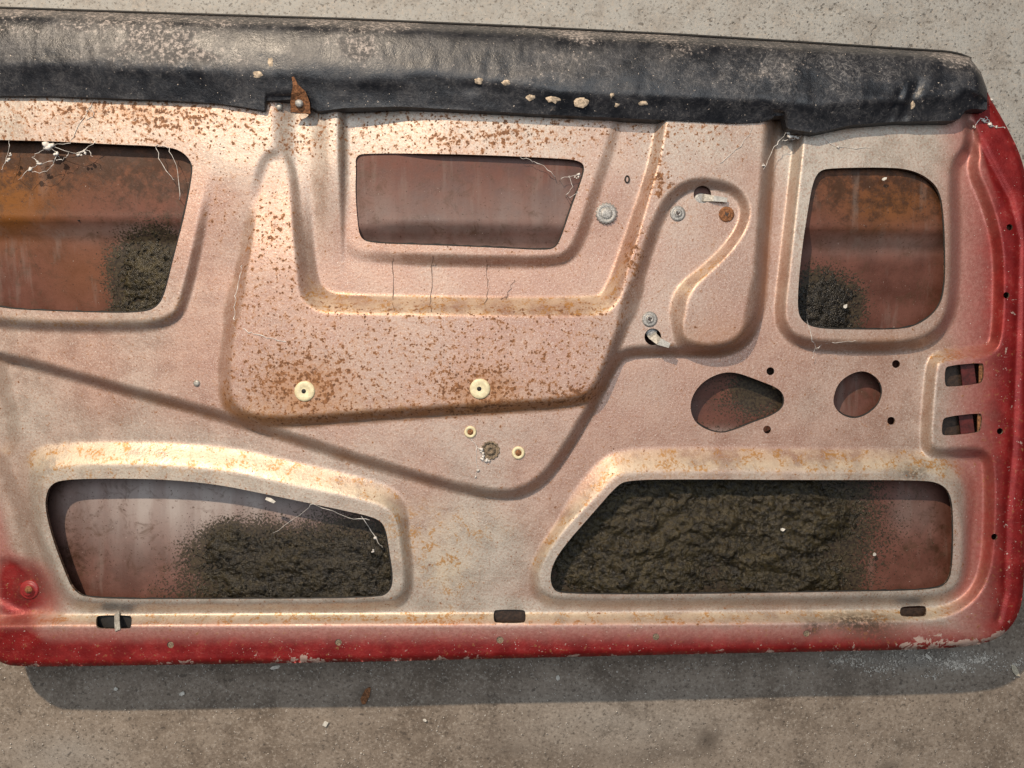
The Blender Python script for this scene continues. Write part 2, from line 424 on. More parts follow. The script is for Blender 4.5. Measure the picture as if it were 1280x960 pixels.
B2 = [(617, 765), (620, 762), (654, 762), (657, 765), (657, 776), (654, 779), (620, 779), (617, 776)]
B3 = [(1125, 768), (1125, 761), (1129, 758), (1155, 757), (1158, 760), (1158, 768), (1155, 771), (1128, 771)]
def circ(x, y, r, n=14, ry=None):
    a = np.arange(n) * 2 * math.pi / n
    return np.stack([x + r * np.cos(a), y + (ry or r) * np.sin(a)], -1)
big = [resample(chaikin(p, 2), 2.6) for p in (UL, CE, RI, PEAR, ROUND, LL, LR)]
slots = [resample(chaikin(p, 1), 2.0) for p in (SL1, SL2, B1, B2, B3)]
PIN = [(963, 464, 5), (959, 537, 5), (1120, 455, 5), (1114, 526, 5), (1258, 369, 4), (1250, 539, 4), (1243, 671, 4), (1262, 284, 4),
       (213, 806, 4.2), (423, 803, 4.2), (625, 800, 4.5), (820, 796, 4.2), (1008, 792, 4)]
LOCKS = [(878, 243, 11), (816, 421, 10.5), (613, 562, 10.5)]
pins = [circ(*p) for p in PIN] + [circ(*p, n=22) for p in LOCKS]
HOLES = big + slots + pins

# ------------------------------------------------------------------ pressed shape of the inner panel (mm)
def poly(p, it=2): return chaikin(p, it)
R_UL = poly([(-200, 60), (300, 60), (287, 135), (262, 230), (247, 310), (232, 372), (222, 396), (196, 407), (150, 409), (60, 408), (0, 404), (-60, 396), (-200, 380)])
R_CE = poly([(428, 60), (429, 180), (431, 290), (436, 312), (455, 322), (560, 326), (690, 328), (713, 320), (727, 296), (745, 235), (768, 170), (790, 60)])
R_RI = poly([(1000, 60), (1000, 160), (990, 250), (980, 340), (974, 392), (980, 414), (1002, 430), (1060, 434), (1130, 433), (1165, 424), (1186, 400), (1193, 360), (1194, 280), (1192, 225), (1196, 200), (1216, 178), (1205, 60)])
R_LL = poly([(42, 650), (36, 600), (42, 578), (66, 568), (140, 566), (210, 567), (290, 574), (360, 590), (440, 608), (486, 622), (502, 640), (507, 680), (512, 722), (506, 748), (486, 758), (250, 759), (104, 759), (82, 748), (66, 715), (50, 675)])
R_LR = poly([(668, 712), (682, 682), (730, 620), (756, 588), (776, 576), (860, 574), (1000, 575), (1160, 576), (1190, 584), (1206, 606), (1209, 650), (1208, 708), (1200, 738), (1172, 750), (1030, 752), (850, 754), (700, 755), (676, 748), (668, 732)])
P1 = poly([(-250, 60), (-250, 420), (-40, 440), (0, 446), (40, 455), (150, 486), (250, 512), (350, 543), (450, 575), (550, 604), (605, 617), (640, 619), (666, 609), (690, 588), (718, 545), (745, 498), (766, 455), (780, 441),
           (810, 438), (860, 439), (903, 440), (928, 430), (944, 405), (951, 370), (956, 300), (964, 170), (970, 60)])
P2 = poly([(700, 60), (835, 60), (826, 170), (800, 265), (774, 350), (762, 378), (744, 385), (660, 385), (420, 382), (394, 378), (380, 358), (374, 300), (368, 225), (358, 198), (345, 190), (330, 198), (320, 230), (308, 310), (290, 390),
           (281, 450), (280, 490), (288, 512), (315, 526), (360, 528), (450, 521), (600, 511), (715, 504), (742, 494), (758, 462), (780, 405), (802, 335), (820, 280), (838, 246), (866, 228), (905, 231), (928, 246), (933, 272), (915, 305),
           (885, 335), (858, 356), (848, 378), (846, 405), (849, 428), (875, 437), (903, 436), (926, 427), (940, 404), (947, 370), (952, 300), (961, 170), (968, 60)])
POCK = poly([(428, 60), (380, 100), (383, 220), (388, 340), (400, 368), (430, 376), (740, 380), (762, 368), (790, 285), (820, 180), (830, 60)])
FL = poly([(-250, 772), (40, 775), (140, 775), (400, 774), (850, 773), (1130, 770), (1185, 765), (1216, 745), (1231, 715), (1236, 670), (1237, 590), (1232, 566), (1200, 566), (1166, 568), (1156, 558), (1160, 500), (1164, 458), (1170, 446), (1200, 442),
           (1236, 438), (1246, 425), (1249, 350), (1246, 300), (1232, 250), (1214, 212), (1222, 185), (1195, 120), (1400, 120), (1400, 950), (-250, 950)])
LS = poly([(-250, 430), (-8, 430), (6, 480), (20, 545), (12, 560), (0, 570), (18, 620), (32, 665), (40, 698), (52, 720), (66, 745), (80, 765), (40, 778), (-250, 780)])
BC = poly([(-60, 705), (10, 700), (40, 704), (58, 730), (70, 752), (52, 766), (20, 764), (0, 750), (-60, 740)])

def step(sd, w):
    return 0.7 * np.clip(sd / w + .5, 0, 1) + 0.3 * smooth(-w / 2, w / 2, sd)
def panel_h(X, Y):
    m = step(sdist(P1, X, Y), 12); H = 14.5 * m
    H += m * smooth(360, 200, Y) * (9.0 * smooth(372, 338, X) + 5.5 * smooth(385, 415, X) * smooth(431, 427, X))
    H -= 7.0 * step(sdist(POCK, X, Y), 14) * smooth(200, 330, Y)
    p2 = step(sdist(P2, X, Y), 13 + 8 * smooth(340, 370, Y) * smooth(410, 390, Y))
    H = H * (1 - p2) + (26.5 - 7.0 * smooth(350, 215, Y) * smooth(420, 400, X)) * p2
    for R, hh, ww in ((R_UL, 24, 13), (R_CE, 9 + 9 * smooth(440, 560, X), 13), (R_RI, 16.5, 13), (R_LL, 11.5, 13), (R_LR, 11.5, 13)):
        if R is R_LL or R is R_LR: ww = 12 + 18 * smooth(670, 600, Y)
        r = step(sdist(R, X, Y), ww)
        H = H * (1 - r) + hh * r
    f = step(sdist(FL, X, Y), 14)
    H = H * (1 - f) + 13.5 * f
    l = step(sdist(LS, X, Y), 16)
    H = H * (1 - l) - 5.0 * l
    b = step(sdist(BC, X, Y), 10); H -= 3 * b
    lo = smooth(770, 790, Y) * smooth(90, 20, X); H = H * (1 - lo) + 12.5 * lo
    # hem fold along the right edge and the folded-over lip of the whole rim
    hem = pdist(np.array([(1214, 158), (1236, 202), (1262, 250), (1275, 300), (1272, 400), (1266, 560), (1259, 640), (1256, 740), (1248, 775)]), X, Y, False)
    H -= 2.2 * np.exp(-(hem / 4.0) ** 2)
    d = pdist(OUT, X, Y)
    H -= 3.5 * smooth(7, 0, d) ** 2
    # dimple round the bolt and long soft waves
    H += (fbm(X / 140, Y / 140, 3, 3) - .5) * 2.0
    H += (fbm(X / 40, Y / 40, 2, 8) - .5) * 0.35
    return H * 0.001

v, f = cdt(resample(OUT, 3.0), HOLES, 3.0)
X, Y = v[:, 0], v[:, 1]
Hm = panel_h(X, Y)
e = 1.5
gyd = (panel_h(X, Y + e) - panel_h(X, Y - e)) / (2 * e * S)

# masks for paint, rust and stain, with some shade and glare painted in
sdF = sdist(FL, X, Y)
bot = np.clip((Y - 770) / 42, 0, 1)
rgt = 1.1 * np.clip((X - 1165) / 110, 0, 1) * smooth(170, 260, Y - (X - 1230) * 1.2 + 60)
ured = smooth(1206, 1226, X - (Y - 140) * .35) * smooth(330, 200, Y)
lft = .9 * smooth(92, 36, X - (Y - 740) * .35) * smooth(682, 722, Y) * smooth(786, 748, Y) * smooth(-16, 22, X) + .4 * smooth(4, -20, X - (Y - 600) * .28) * smooth(540, 660, Y)
red = np.clip(np.maximum(bot, rgt) + ured * 1.0 + lft, 0, 1)
red = np.maximum(red, .35 * smooth(1175, 1215, X) * smooth(150, 220, Y))
red *= 1 - .55 * step(sdist(R_LR, X, Y), 10) - .0
sdP2 = sdist(P2, X, Y); p2 = smooth(-6, 6, sdP2)
plate = p2 * smooth(180, 260, Y) * smooth(860, 780, X)
rust = .42 + .36 * plate + .42 * smooth(230, 150, Y) * smooth(1000, 860, X)
rust += .55 * blob(X, Y, 385, 478, 55, 34) + .75 * blob(X, Y, 600, 488, 50, 30) + .95 * blob(X, Y, 828, 230, 16, 18) + .5 * blob(X, Y, 822, 200, 8, 16) + .75 * blob(X, Y, 790, 322, 12, 24) + .5 * blob(X, Y, 720, 495, 40, 14)
rust += .75 * blob(X, Y, 225, 148, 65, 14) + .4 * blob(X, Y, 140, 135, 80, 8) + .65 * blob(X, Y, 610, 172, 80, 10) + .5 * blob(X, Y, 370, 180, 30, 12) + .22 * blob(X, Y, 340, 295, 20, 24) + .3 * blob(X, Y, 275, 262, 30, 50) + .3 * blob(X, Y, 960, 150, 20, 20)
rust += .25 * smooth(14, 0, np.abs(sdP2)) * smooth(430, 500, Y) + .25 * smooth(9, 0, np.abs(sdP2 + 2)) * smooth(360, 380, Y) * smooth(420, 395, Y)
for h in big[:3] + big[5:]:
    rust += .16 * smooth(14, 0, pdist(h, X, Y))
rust *= 1 - .75 * smooth(900, 1050, X) * smooth(440, 380, Y)
rust = np.clip(rust, 0, 1.15)
led = smooth(.15, .6, gyd) * smooth(300, 370, Y)                # ledges where rusty water has dried
band = np.clip(led * .9 + .35 * smooth(18, 2, sdist(R_UL, X, Y)) * inside(R_UL, X, Y) * smooth(330, 390, Y) + .9 * blob(X, Y, 560, 715, 30, 26) + .4 * blob(X, Y, 520, 665, 60, 40) + .4 * blob(X, Y, 555, 765, 16, 16)
               + .35 * blob(X, Y, 90, 575, 60, 20) + .3 * blob(X, Y, 590, 660, 60, 22) + .3 * blob(X, Y, 1070, 155, 20, 8)
               + .3 * plate * smooth(470, 520, Y), 0, 1)
rl = step(sdist(R_LL, X, Y), 10) + step(sdist(R_LR, X, Y), 10)
band = np.clip(band + .35 * rl * smooth(640, 560, Y), 0, 1)
pink = np.clip(.78 - .7 * blob(X, Y, 480, 150, 130, 34) - .55 * blob(X, Y, 590, 690, 120, 90) - .45 * smooth(430, 600, Y) * smooth(560, 300, X) - .45 * rl - .5 * smooth(960, 1010, X) * smooth(460, 380, Y) * smooth(1190, 1150, X)  # less pink at top centre paints in the lamp's burnt-out glare
               - .55 * smooth(740, 760, Y) - .2 * smooth(980, 1080, X) * smooth(420, 460, Y) - .35 * smooth(280, 180, Y) + .1 * plate - .25 * smooth(260, 120, X) * smooth(500, 400, Y), 0, 1)
warm = np.clip(.5 * smooth(7, 0, np.abs(sdist(P1, X, Y) + 3)) * smooth(.3, .6, fbm(X / 40, Y / 40, 3, 57)) + .95 * smooth(11, 0, np.abs(sdP2 + 1)) * smooth(470, 500, Y) + .4 * smooth(9, 0, np.abs(sdP2)) * smooth(860, 880, X) * smooth(390, 425, Y) + 1.0 * blob(X, Y, 382, 484, 48, 28) + 1.0 * blob(X, Y, 607, 490, 36, 22) + .5 * blob(X, Y, 970, 155, 14, 16) + .35 * plate * smooth(490, 520, Y) + .35 * p2 * smooth(840, 860, X) * smooth(380, 430, Y)  # brown rust; along the P1 step it also deepens the shaded slope
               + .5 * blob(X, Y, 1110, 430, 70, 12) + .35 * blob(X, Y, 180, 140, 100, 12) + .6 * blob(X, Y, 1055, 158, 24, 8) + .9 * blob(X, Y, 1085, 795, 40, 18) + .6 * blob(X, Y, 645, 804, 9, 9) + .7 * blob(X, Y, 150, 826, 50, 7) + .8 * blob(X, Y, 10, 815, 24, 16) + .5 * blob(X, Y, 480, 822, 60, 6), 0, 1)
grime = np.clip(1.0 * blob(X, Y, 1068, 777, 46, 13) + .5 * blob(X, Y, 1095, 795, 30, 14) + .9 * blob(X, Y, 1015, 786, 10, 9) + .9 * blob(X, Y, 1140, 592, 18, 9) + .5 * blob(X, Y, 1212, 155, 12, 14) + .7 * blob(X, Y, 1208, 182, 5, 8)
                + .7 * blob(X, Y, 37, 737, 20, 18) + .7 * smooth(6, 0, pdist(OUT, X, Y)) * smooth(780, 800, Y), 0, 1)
dO = pdist(OUT, X, Y)
chip = np.clip(smooth(9, 0, dO) * smooth(740, 800, Y) * .45 * smooth(.42, .62, fbm(X / 30, Y / 30, 2, 77)) + .2 * smooth(778, 800, Y) + .95 * blob(X, Y, 1190, 806, 80, 9) + .5 * blob(X, Y, 350, 825, 60, 8) + .3 * smooth(40, 0, np.abs(X - 1262)) * smooth(300, 400, Y), 0, 1)
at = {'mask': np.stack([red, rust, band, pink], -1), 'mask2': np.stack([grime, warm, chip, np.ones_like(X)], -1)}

verts = Pn(X, Y, Hm); faces = [tuple(t) for t in f]
# turned edges of the sheet at every cut-out and a rolled hem round the outside
ev = [verts]; nv = len(verts); A1 = [at['mask']]; A2 = [at['mask2']]
for k, lp in enumerate([resample(OUT, 3.0)] + HOLES):
    x, y = lp[:, 0], lp[:, 1]; h = panel_h(x, y); n = len(lp)
    dep = 0.006 if k == 0 else (0.0036 if k < 8 else 0.0022)
    up = Pn(x, y, h); dn = up - [0, 0, dep]
    ev += [up, dn]
    a = np.tile([0.9 if k == 0 else 0, .45, .1, .5], (2 * n, 1)); A1.append(a)
    A2.append(np.tile([1.0 if k else .2, .3 if k else .1, 0, 1], (2 * n, 1)))  # cut-out walls blackened to draw the dark gap line
    i = np.arange(n); j = (i + 1) % n
    q = np.stack([nv + i, nv + j, nv + n + j, nv + n + i], -1)
    faces += [tuple(t) for t in q]
    nv += 2 * n
door = bpy.data.objects.new('car_door', None); C.objects.link(door)
door.empty_display_size = 0.1
tag(door, 'rusty stripped red car door lying inside up on the concrete floor', 'car door')
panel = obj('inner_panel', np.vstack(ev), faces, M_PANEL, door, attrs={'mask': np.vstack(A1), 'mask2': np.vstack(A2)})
panel['label'] = 'pressed steel inner panel, pinkish primer with rust specks and red edges'

# ------------------------------------------------------------------ outer skin below the openings
def skin_z(X, Y):
    d = np.where(inside(OUT, X, Y), pdist(OUT, X, Y), 0)
    t = np.clip(d / 60, 0, 1); e = np.sqrt(np.clip(1 - (1 - t) ** 2, 0, 1))
    yc = 281 + (X - 640) * 0.012
    zin = np.interp(Y, [0, 120, 210, 275, 330, 420, 500, 560, 620, 690, 750, 830], [.012, .0115, .011, .009, .006, -.003, -.008, -.007, -.003, -.0012, -.0008, -.0005])
    zin = zin - 0.0025 * smooth(880, 1010, X) * smooth(560, 420, Y) - 0.012 * np.clip((Y - yc) / 26, 0, 1)
    bel = smooth(200, 340, X) * smooth(850, 700, X) * smooth(395, 480, Y) * smooth(600, 520, Y)
    zin = zin * (1 - bel) - 0.0600 * bel
    zin = zin + 0.0006 * np.exp(-((Y - yc + 2) / 4.5) ** 2)
    return np.minimum(0.001 * (1 - e) + zin * e, panel_h(X, Y) - .0022)
so = resample(OUT, 8)
v, f = cdt(so, [], 5.0)
X, Y = v[:, 0], v[:, 1]
srust = np.clip(.55 * blob(X, Y, 90, 690, 50, 60) + .5 * blob(X, Y, 1165, 680, 40, 50) + .95 * smooth(290, 190, Y) * smooth(330, 250, X) + .9 * smooth(330, 215, Y) * smooth(900, 980, X) + .3 * blob(X, Y, 1100, 690, 50, 20) + .5 * smooth(20, 60, X) * blob(X, Y, 200, 300, 80, 60), 0, 1)
sgrey = np.clip(.30 * smooth(200, 278, Y) * smooth(300, 284, Y) * smooth(420, 460, X) * smooth(760, 720, X) + .85 * blob(X, Y, 290, 615, 190, 45) + .3 * blob(X, Y, 1100, 305, 90, 14) + .35 * blob(X, Y, 150, 290, 120, 12) + .45 * blob(X, Y, 200, 650, 110, 60) + .25 * smooth(290, 300, Y) * smooth(420, 390, Y) * smooth(800, 700, X) * smooth(380, 420, X) + .5 * blob(X, Y, 900, 540, 30, 6) + .25 * blob(X, Y, 1140, 640, 30, 30), 0, 1)
sor = np.clip(.35 * smooth(290, 200, Y) * smooth(300, 240, X) + .45 * smooth(300, 200, Y) * smooth(960, 1000, X) + .9 * blob(X, Y, 10, 255, 60, 50) + .6 * blob(X, Y, 1110, 260, 60, 30) + .35 * blob(X, Y, 110, 340, 60, 50), 0, 1)
PADS = ((90, 265, 300, 425, [(186, 345, 40, 48), (172, 392, 28, 26)], .007, .004, .6, 3, 'olive black mastic patch behind the upper left opening'),
        (965, 310, 1110, 440, [(1030, 385, 40, 38), (1010, 405, 46, 26)], .006, .003, .0, 13, 'black mastic patch behind the upper right opening'),
        (170, 610, 530, 780, [(330, 705, 80, 42), (430, 700, 90, 42), (290, 685, 36, 28), (390, 740, 130, 30)], .008, .009, .25, 23, 'brown black mastic mound behind the lower left opening'),
        (650, 450, 1180, 780, [(800, 690, 130, 80), (940, 660, 120, 84), (860, 630, 120, 60), (1000, 640, 80, 56), (990, 720, 74, 36)], .010, .015, .5, 33, 'big lumpy olive black mastic mound behind the lower right opening'))
spray = np.zeros(X.shape)
for pd in PADS:
    for (cx, cy, rx, ry) in pd[4]:
        q = np.sqrt(((X - cx) / rx) ** 2 + ((Y - cy) / ry) ** 2)
        spray = np.maximum(spray, np.clip(1.9 - q, 0, 1) ** 1.3)
spray = np.maximum(spray, 1.0 * blob(X, Y, 958, 492, 56, 36))
spray = np.clip(spray * (.55 + .9 * fbm(X / 30, Y / 30, 3, 41)), 0, 1)
obj('outer_skin', Pn(X, Y, skin_z(X, Y)), f, M_SKIN, door, attrs={'mask': np.stack([srust, sgrey, sor, spray], -1)})

# bitumen sound-deadening pads sprayed onto the skin
def pad(name, x0, y0, x1, y1, blobs, th, lump, olive, seed, label):
    st = 1.5
    gx = np.arange(x0, x1, st); gy = np.arange(y0, y1, st)
    X, Y = np.meshgrid(gx, gy)
    m = np.zeros(X.shape)
    for (cx, cy, rx, ry) in blobs:
        q = np.sqrt(((X - cx) / rx) ** 2 + ((Y - cy) / ry) ** 2)
        m = np.maximum(m, 1.3 * smooth(1.6, 0.4, q))
    n1 = fbm(X / 26, Y / 26, 3, seed); n2 = fbm(X / 5.5, Y / 5.5, 3, seed + 5)
    n3 = fbm(X / 2.2, Y / 2.2, 2, seed + 3)
    k = m + (n1 - .5) * .5 + (n2 - .5) * .7 + (n3 - .5) * 1.5 - 0.72
    kk = np.clip(m + (n1 - .5) * .5 - .72, 0, .8)
    h = .0007 + th * kk ** 1.3 + lump * (fbm(X / 30 + n1 * 1.5, Y / 17 + n1, 4, seed + 9) - .45) * np.clip(kk * 2.2, 0, 1) + (0.0022 * (n2 - .5) + .0022 * (n3 - .5)) * np.clip(kk * 3, 0.15, 1)
    h = np.where(k < 0, -0.0015, h)
    h = np.minimum(h, panel_h(X, Y) - .0020 - skin_z(X, Y))
    F = gridfaces(len(gx), len(gy))
    keep = (k.ravel()[F].max(1) > 0)
    F = F[keep]
    ids, inv = np.unique(F, return_inverse=True)
    Vv = Pn(X, Y, skin_z(X, Y) + h).reshape(-1, 3)[ids]
    ol = np.clip(olive + (n1 - .5) * .5, 0, 1).ravel()[ids]
    o = obj('sound_deadening_pad', Vv, inv.reshape(-1, 4), M_MASTIC, door, attrs={'mask': np.stack([ol, ol, ol, np.ones_like(ol)], -1)})
    o['label'] = label
for pd in PADS: pad('sound_deadening_pad', *pd)

# black tubes standing in for the dark gap along lower and right-hand cut-out edges
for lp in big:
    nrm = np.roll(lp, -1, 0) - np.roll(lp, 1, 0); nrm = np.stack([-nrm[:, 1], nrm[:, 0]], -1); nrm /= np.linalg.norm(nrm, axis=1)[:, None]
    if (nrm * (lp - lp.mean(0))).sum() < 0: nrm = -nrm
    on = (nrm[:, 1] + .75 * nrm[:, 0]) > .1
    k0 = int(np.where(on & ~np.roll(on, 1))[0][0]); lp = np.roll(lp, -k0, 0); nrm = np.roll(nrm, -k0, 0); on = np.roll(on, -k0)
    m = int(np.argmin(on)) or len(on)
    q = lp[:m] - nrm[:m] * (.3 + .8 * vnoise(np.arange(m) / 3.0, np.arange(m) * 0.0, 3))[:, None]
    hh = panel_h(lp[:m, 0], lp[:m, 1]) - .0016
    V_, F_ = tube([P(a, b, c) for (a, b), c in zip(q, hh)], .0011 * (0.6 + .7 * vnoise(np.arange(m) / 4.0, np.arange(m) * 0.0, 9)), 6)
    obj('edge_gap_line', V_, F_, M_DARK, door)

# ------------------------------------------------------------------ padded vinyl sill
TX = [-130, 0, 240, 430, 640, 855, 1000, 1186, 1212, 1226, 1234]
TY = [5, 11, 19, 25, 34, 45, 54, 66, 72, 90, 112]
BX = [-130, 0, 60, 200, 270, 300, 329, 331, 333, 366, 369, 372, 398, 430, 500, 590, 700, 850, 917, 950, 966, 968, 980, 983, 986, 1018, 1065, 1119, 1190, 1200, 1207, 1216, 1234]
BY = [118, 120, 120, 125, 129, 133, 138, 137, 126, 124, 124, 124, 139, 135, 133, 138, 144, 151, 154, 153, 148, 145, 144, 158, 161, 166, 156, 152, 151, 148, 138, 136, 137]
xs = np.unique(np.r_[np.arange(-130, 1234, 3.0), [331, 333, 366, 369, 968, 983], np.arange(1200, 1234.1, 2)])
vsn = np.r_[0, .02, .05, .09, .14, .2, .27, .34, .41, .48, .54, .6, .65, .7, .75, .8, .85, .9, .94, .97, 1.0]
ty = np.interp(xs, TX, TY); by = np.interp(xs, BX, BY)
U, Vv = np.meshgrid(np.arange(len(xs)), vsn)
BX2, BY2 = zip(*[(p, q) for p, q in zip(BX, BY) if not (329 < p < 398 or 950 < p < 986)])
by2 = np.interp(xs, BX2, BY2)
Xs = xs[U]; Ys = ty[U] + (by2 - ty)[U] * Vv + (by - by2)[U] * smooth(.78, 1, Vv)
ridge = np.interp(Xs, [-130, 280, 420, 560, 700, 900, 1100, 1234], [.64, .64, .56, .62, .74, .72, .72, .6])
a = Vv / ridge
z = np.where(a < 1, np.interp(a, [0, .03, .08, .16, .32, .62, .88, 1.0], [-2, 11, 18, 22, 24.5, 26.5, 27.2, 27]),
             27 - 11 * np.clip((Vv - ridge) / (1 - ridge), 0, 1) ** .8 - 1.0 * (Vv - ridge) / (1 - ridge))
z = z + (fbm(Xs / 90, Ys / 14, 3, 4) - .5) * 1.6 + (fbm(Xs / 12, Ys / 9, 3, 6) - .5) * 1.4 * np.clip(Vv * (1 - Vv) * 5, 0, 1)
z -= 3.5 * np.exp(-((Xs - (1146 - (Ys - 110) * .45)) / 6) ** 2) * smooth(95, 110, Ys)
z -= 3.0 * np.exp(-((Xs - (1128 - (Ys - 110) * .4)) / 5) ** 2) * smooth(105, 120, Ys)
z += 2.2 * blob(Xs, Ys, 470, 100, 60, 10) - 2.5 * blob(Xs, Ys, 590, 108, 12, 8)
z += 14 * smooth(0, .1, Vv)
z -= 12 * smooth(1216, 1235, Xs) ** 2
z = np.maximum(z, np.where(Vv > .3, 28, -5))
dust = np.clip(.5 * blob(Xs, Ys, 690, 78, 50, 20) + .4 * blob(Xs, Ys, 960, 92, 60, 22) + .3 * smooth(.4, .7, fbm(Xs / 45, Ys / 16, 3, 15)) + .16 * smooth(560, 420, Xs) * smooth(95, 70, Ys) + .65 * smooth(.13, .05, Vv) + .7 * blob(Xs, Ys, 190, 55, 60, 26) + .75 * blob(Xs, Ys, 455, 62, 40, 22) + .5 * blob(Xs, Ys, 60, 35, 160, 10)
               + .45 * blob(Xs, Ys, 640, 95, 70, 16) + .5 * blob(Xs, Ys, 850, 62, 30, 12) + .55 * blob(Xs, Ys, 1200, 85, 34, 24) + .4 * blob(Xs, Ys, 1150, 118, 18, 16) + .25 * blob(Xs, Ys, 300, 75, 120, 12)
               + .4 * blob(Xs, Ys, 720, 60, 60, 20), 0, 1)
dust *= 1 - .8 * smooth(ridge + .02, ridge + .14, Vv) * smooth(560, 520, Xs)
scuff = np.clip(.3 + .9 * blob(Xs, Ys, 1000, 95, 130, 30) + .7 * blob(Xs, Ys, 60, 50, 90, 24) + .3 * blob(Xs, Ys, 700, 90, 80, 20), 0, 1)
nx = len(xs); nvv = len(vsn)
Vt = Pn(Xs, Ys, z * .001).reshape(-1, 3); Ft = [tuple(t) for t in gridfaces(nx, nvv)]
mk = np.stack([dust, scuff, dust * 0, np.ones_like(dust)], -1).reshape(-1, 4)
# turned-under edges: along the bottom and round the right-hand end
lastrow = np.arange((nvv - 1) * nx, nvv * nx); end = np.arange(nx - 1, nvv * nx, nx)
for ids, rev in ((lastrow, False), (end[::-1], False)):
    b = len(Vt); e1 = Vt[ids].copy(); e2 = e1 - [0, 0, .004]; e2[:, 2] = np.minimum(e2[:, 2], ZP + .016)
    Vt = np.vstack([Vt, e1, e2]); mk = np.vstack([mk, mk[ids] * .3, mk[ids] * .2]); n = len(ids)
    Ft += [(b + i, b + n + i, b + n + i + 1, b + i + 1) for i in range(n - 1)]
sill = obj('sill_padding', Vt, Ft, M_VINYL, door, attrs={'mask': mk})
sill['label'] = 'cracked dusty black vinyl padding along the window sill'

def strip_path(xs_, ys_, dz): return [P(x, y, dz) for x, y in zip(xs_, ys_)]
wx = np.arange(-130, 1216, 12.0)
wv, wf = tube(strip_path(wx, np.interp(wx, TX, TY) - 1.5, -.003), .0012, 6)
obj('edge_shadow_line', wv, wf, M_DARK, door)  # dark tube added for the shadow gap along the top edge

# ------------------------------------------------------------------ small hardware on the door
def lathe(prof, n=20, c=(0, 0, 0), jag=0.0, sq=None):
    V = []; F = []
    for (r, z) in prof:
        for k in range(n):
            a = 2 * math.pi * k / n
            rr = r * (1 + (jag * (1 if k % 2 else -1)))
            V.append((c[0] + rr * math.cos(a), c[1] + rr * math.sin(a), c[2] + z))
    for i in range(len(prof) - 1):
        for k in range(n):
            F.append((i * n + k, i * n + (k + 1) % n, (i + 1) * n + (k + 1) % n, (i + 1) * n + k))
    F.append(tuple((len(prof) - 1) * n + k for k in range(n)))
    return V, F
def hz(px, py): return float(panel_h(np.array([float(px)]), np.array([float(py)]))[0])
def fix(name, prof, px, py, mat, n=20, parent=door, jag=0.0, dz=0.0, label=None):
    V, F = lathe([(r * S, z) for r, z in prof], n, P(px, py, hz(px, py) + dz), jag)
    o = obj(name, V, F, mat, parent, True)
    if label: o['label'] = label
    return o
def cross(px, py, s, dz, mat, parent, rot=.4):
    V = []; F = []
    c = P(px, py, hz(px, py) + dz)
    for k in range(2):
        a = rot + k * math.pi / 2; u = (math.cos(a), math.sin(a)); q = (-u[1], u[0]); b = len(V)
        for zz in (-.0004, .00025 + k * .00008):
            for sx, sy in ((-1, -1), (1, -1), (1, 1), (-1, 1)):
                V.append((c[0] + (u[0] * sx * s + q[0] * sy * s * .28) * S, c[1] + (u[1] * sx * s + q[1] * sy * s * .28) * S, c[2] + zz))
        F += [(b + 4, b + 5, b + 6, b + 7)] + [(b + i, b + (i + 1) % 4, b + 4 + (i + 1) % 4, b + 4 + i) for i in range(4)]
    return obj('drive_recess', V, F, mat, parent, False)
screwp = [(9.6, -.0004), (9.6, .0006), (8.2, .0012), (6.4, .0016), (6.0, .0014), (4.5, .0028), (3.2, .0034), (2.4, .0030), (0.6, .0026)]
for (x, y, mt, lb) in ((847, 267, M_ZINC, 'grey screw head left of the clip hole'), (908, 268, M_RUST, 'rusted screw head right of the clip hole'), (812, 399, M_ZINC, 'grey screw head above the lower clip hole')):
    s = fix('screw', screwp, x, y, mt, 22, label=lb)
    cross(x, y, 3.0, .0030, M_LATCH, s)
w1 = fix('star_washer', [(13, -.0004), (13.2, .0012), (9.5, .0020), (8, .0012), (7.4, .0012), (7.0, .0018), (4.5, .0021), (.8, .0022)], 758, 267, M_ZINC, 36, jag=.07)
w1['label'] = 'grey toothed star washer between the pressed ridges'
for (x, y) in ((381, 489), (600, 486)):
    g = fix('grommet', [(12.5, -.0005), (12.4, .0008), (11.6, .0015), (9.5, .0019), (6.0, .0018), (4.6, .0013), (3.2, .0012), (.5, .0012)], x, y, M_CREAM, 26, label='round cream nylon grommet ringed by rust')
    fix('bore', [(3.0, .0010), (2.6, .0015), (.4, .0016)], x - 1, y, M_DARK, 12, g)
for (x, y, r) in ((588, 540, 7.5), (648, 566, 8.0)):
    g = fix('grommet', [(r, -.0004), (r, .0010), (r * .85, .0020), (r * .62, .0019), (r * .5, .0006), (.4, .0004)], x, y, M_CREAM, 20, label='small pale ring grommet beside the regulator hole')
    fix('bore', [(r * .52, .0002), (r * .5, .0009), (.3, .0010)], x, y, M_RUST, 12, g)
fix('pivot_stub', [(11.5, -.016), (11.5, .0008), (9.6, .0012), (8.6, -.0006), (6.0, -.0010), (5.4, .0010), (3.2, .0014), (2.6, -.0006), (.4, -.0006)], 613, 563, M_SPIN, 26, jag=.07, label='rusty toothed spindle end in the regulator hole')
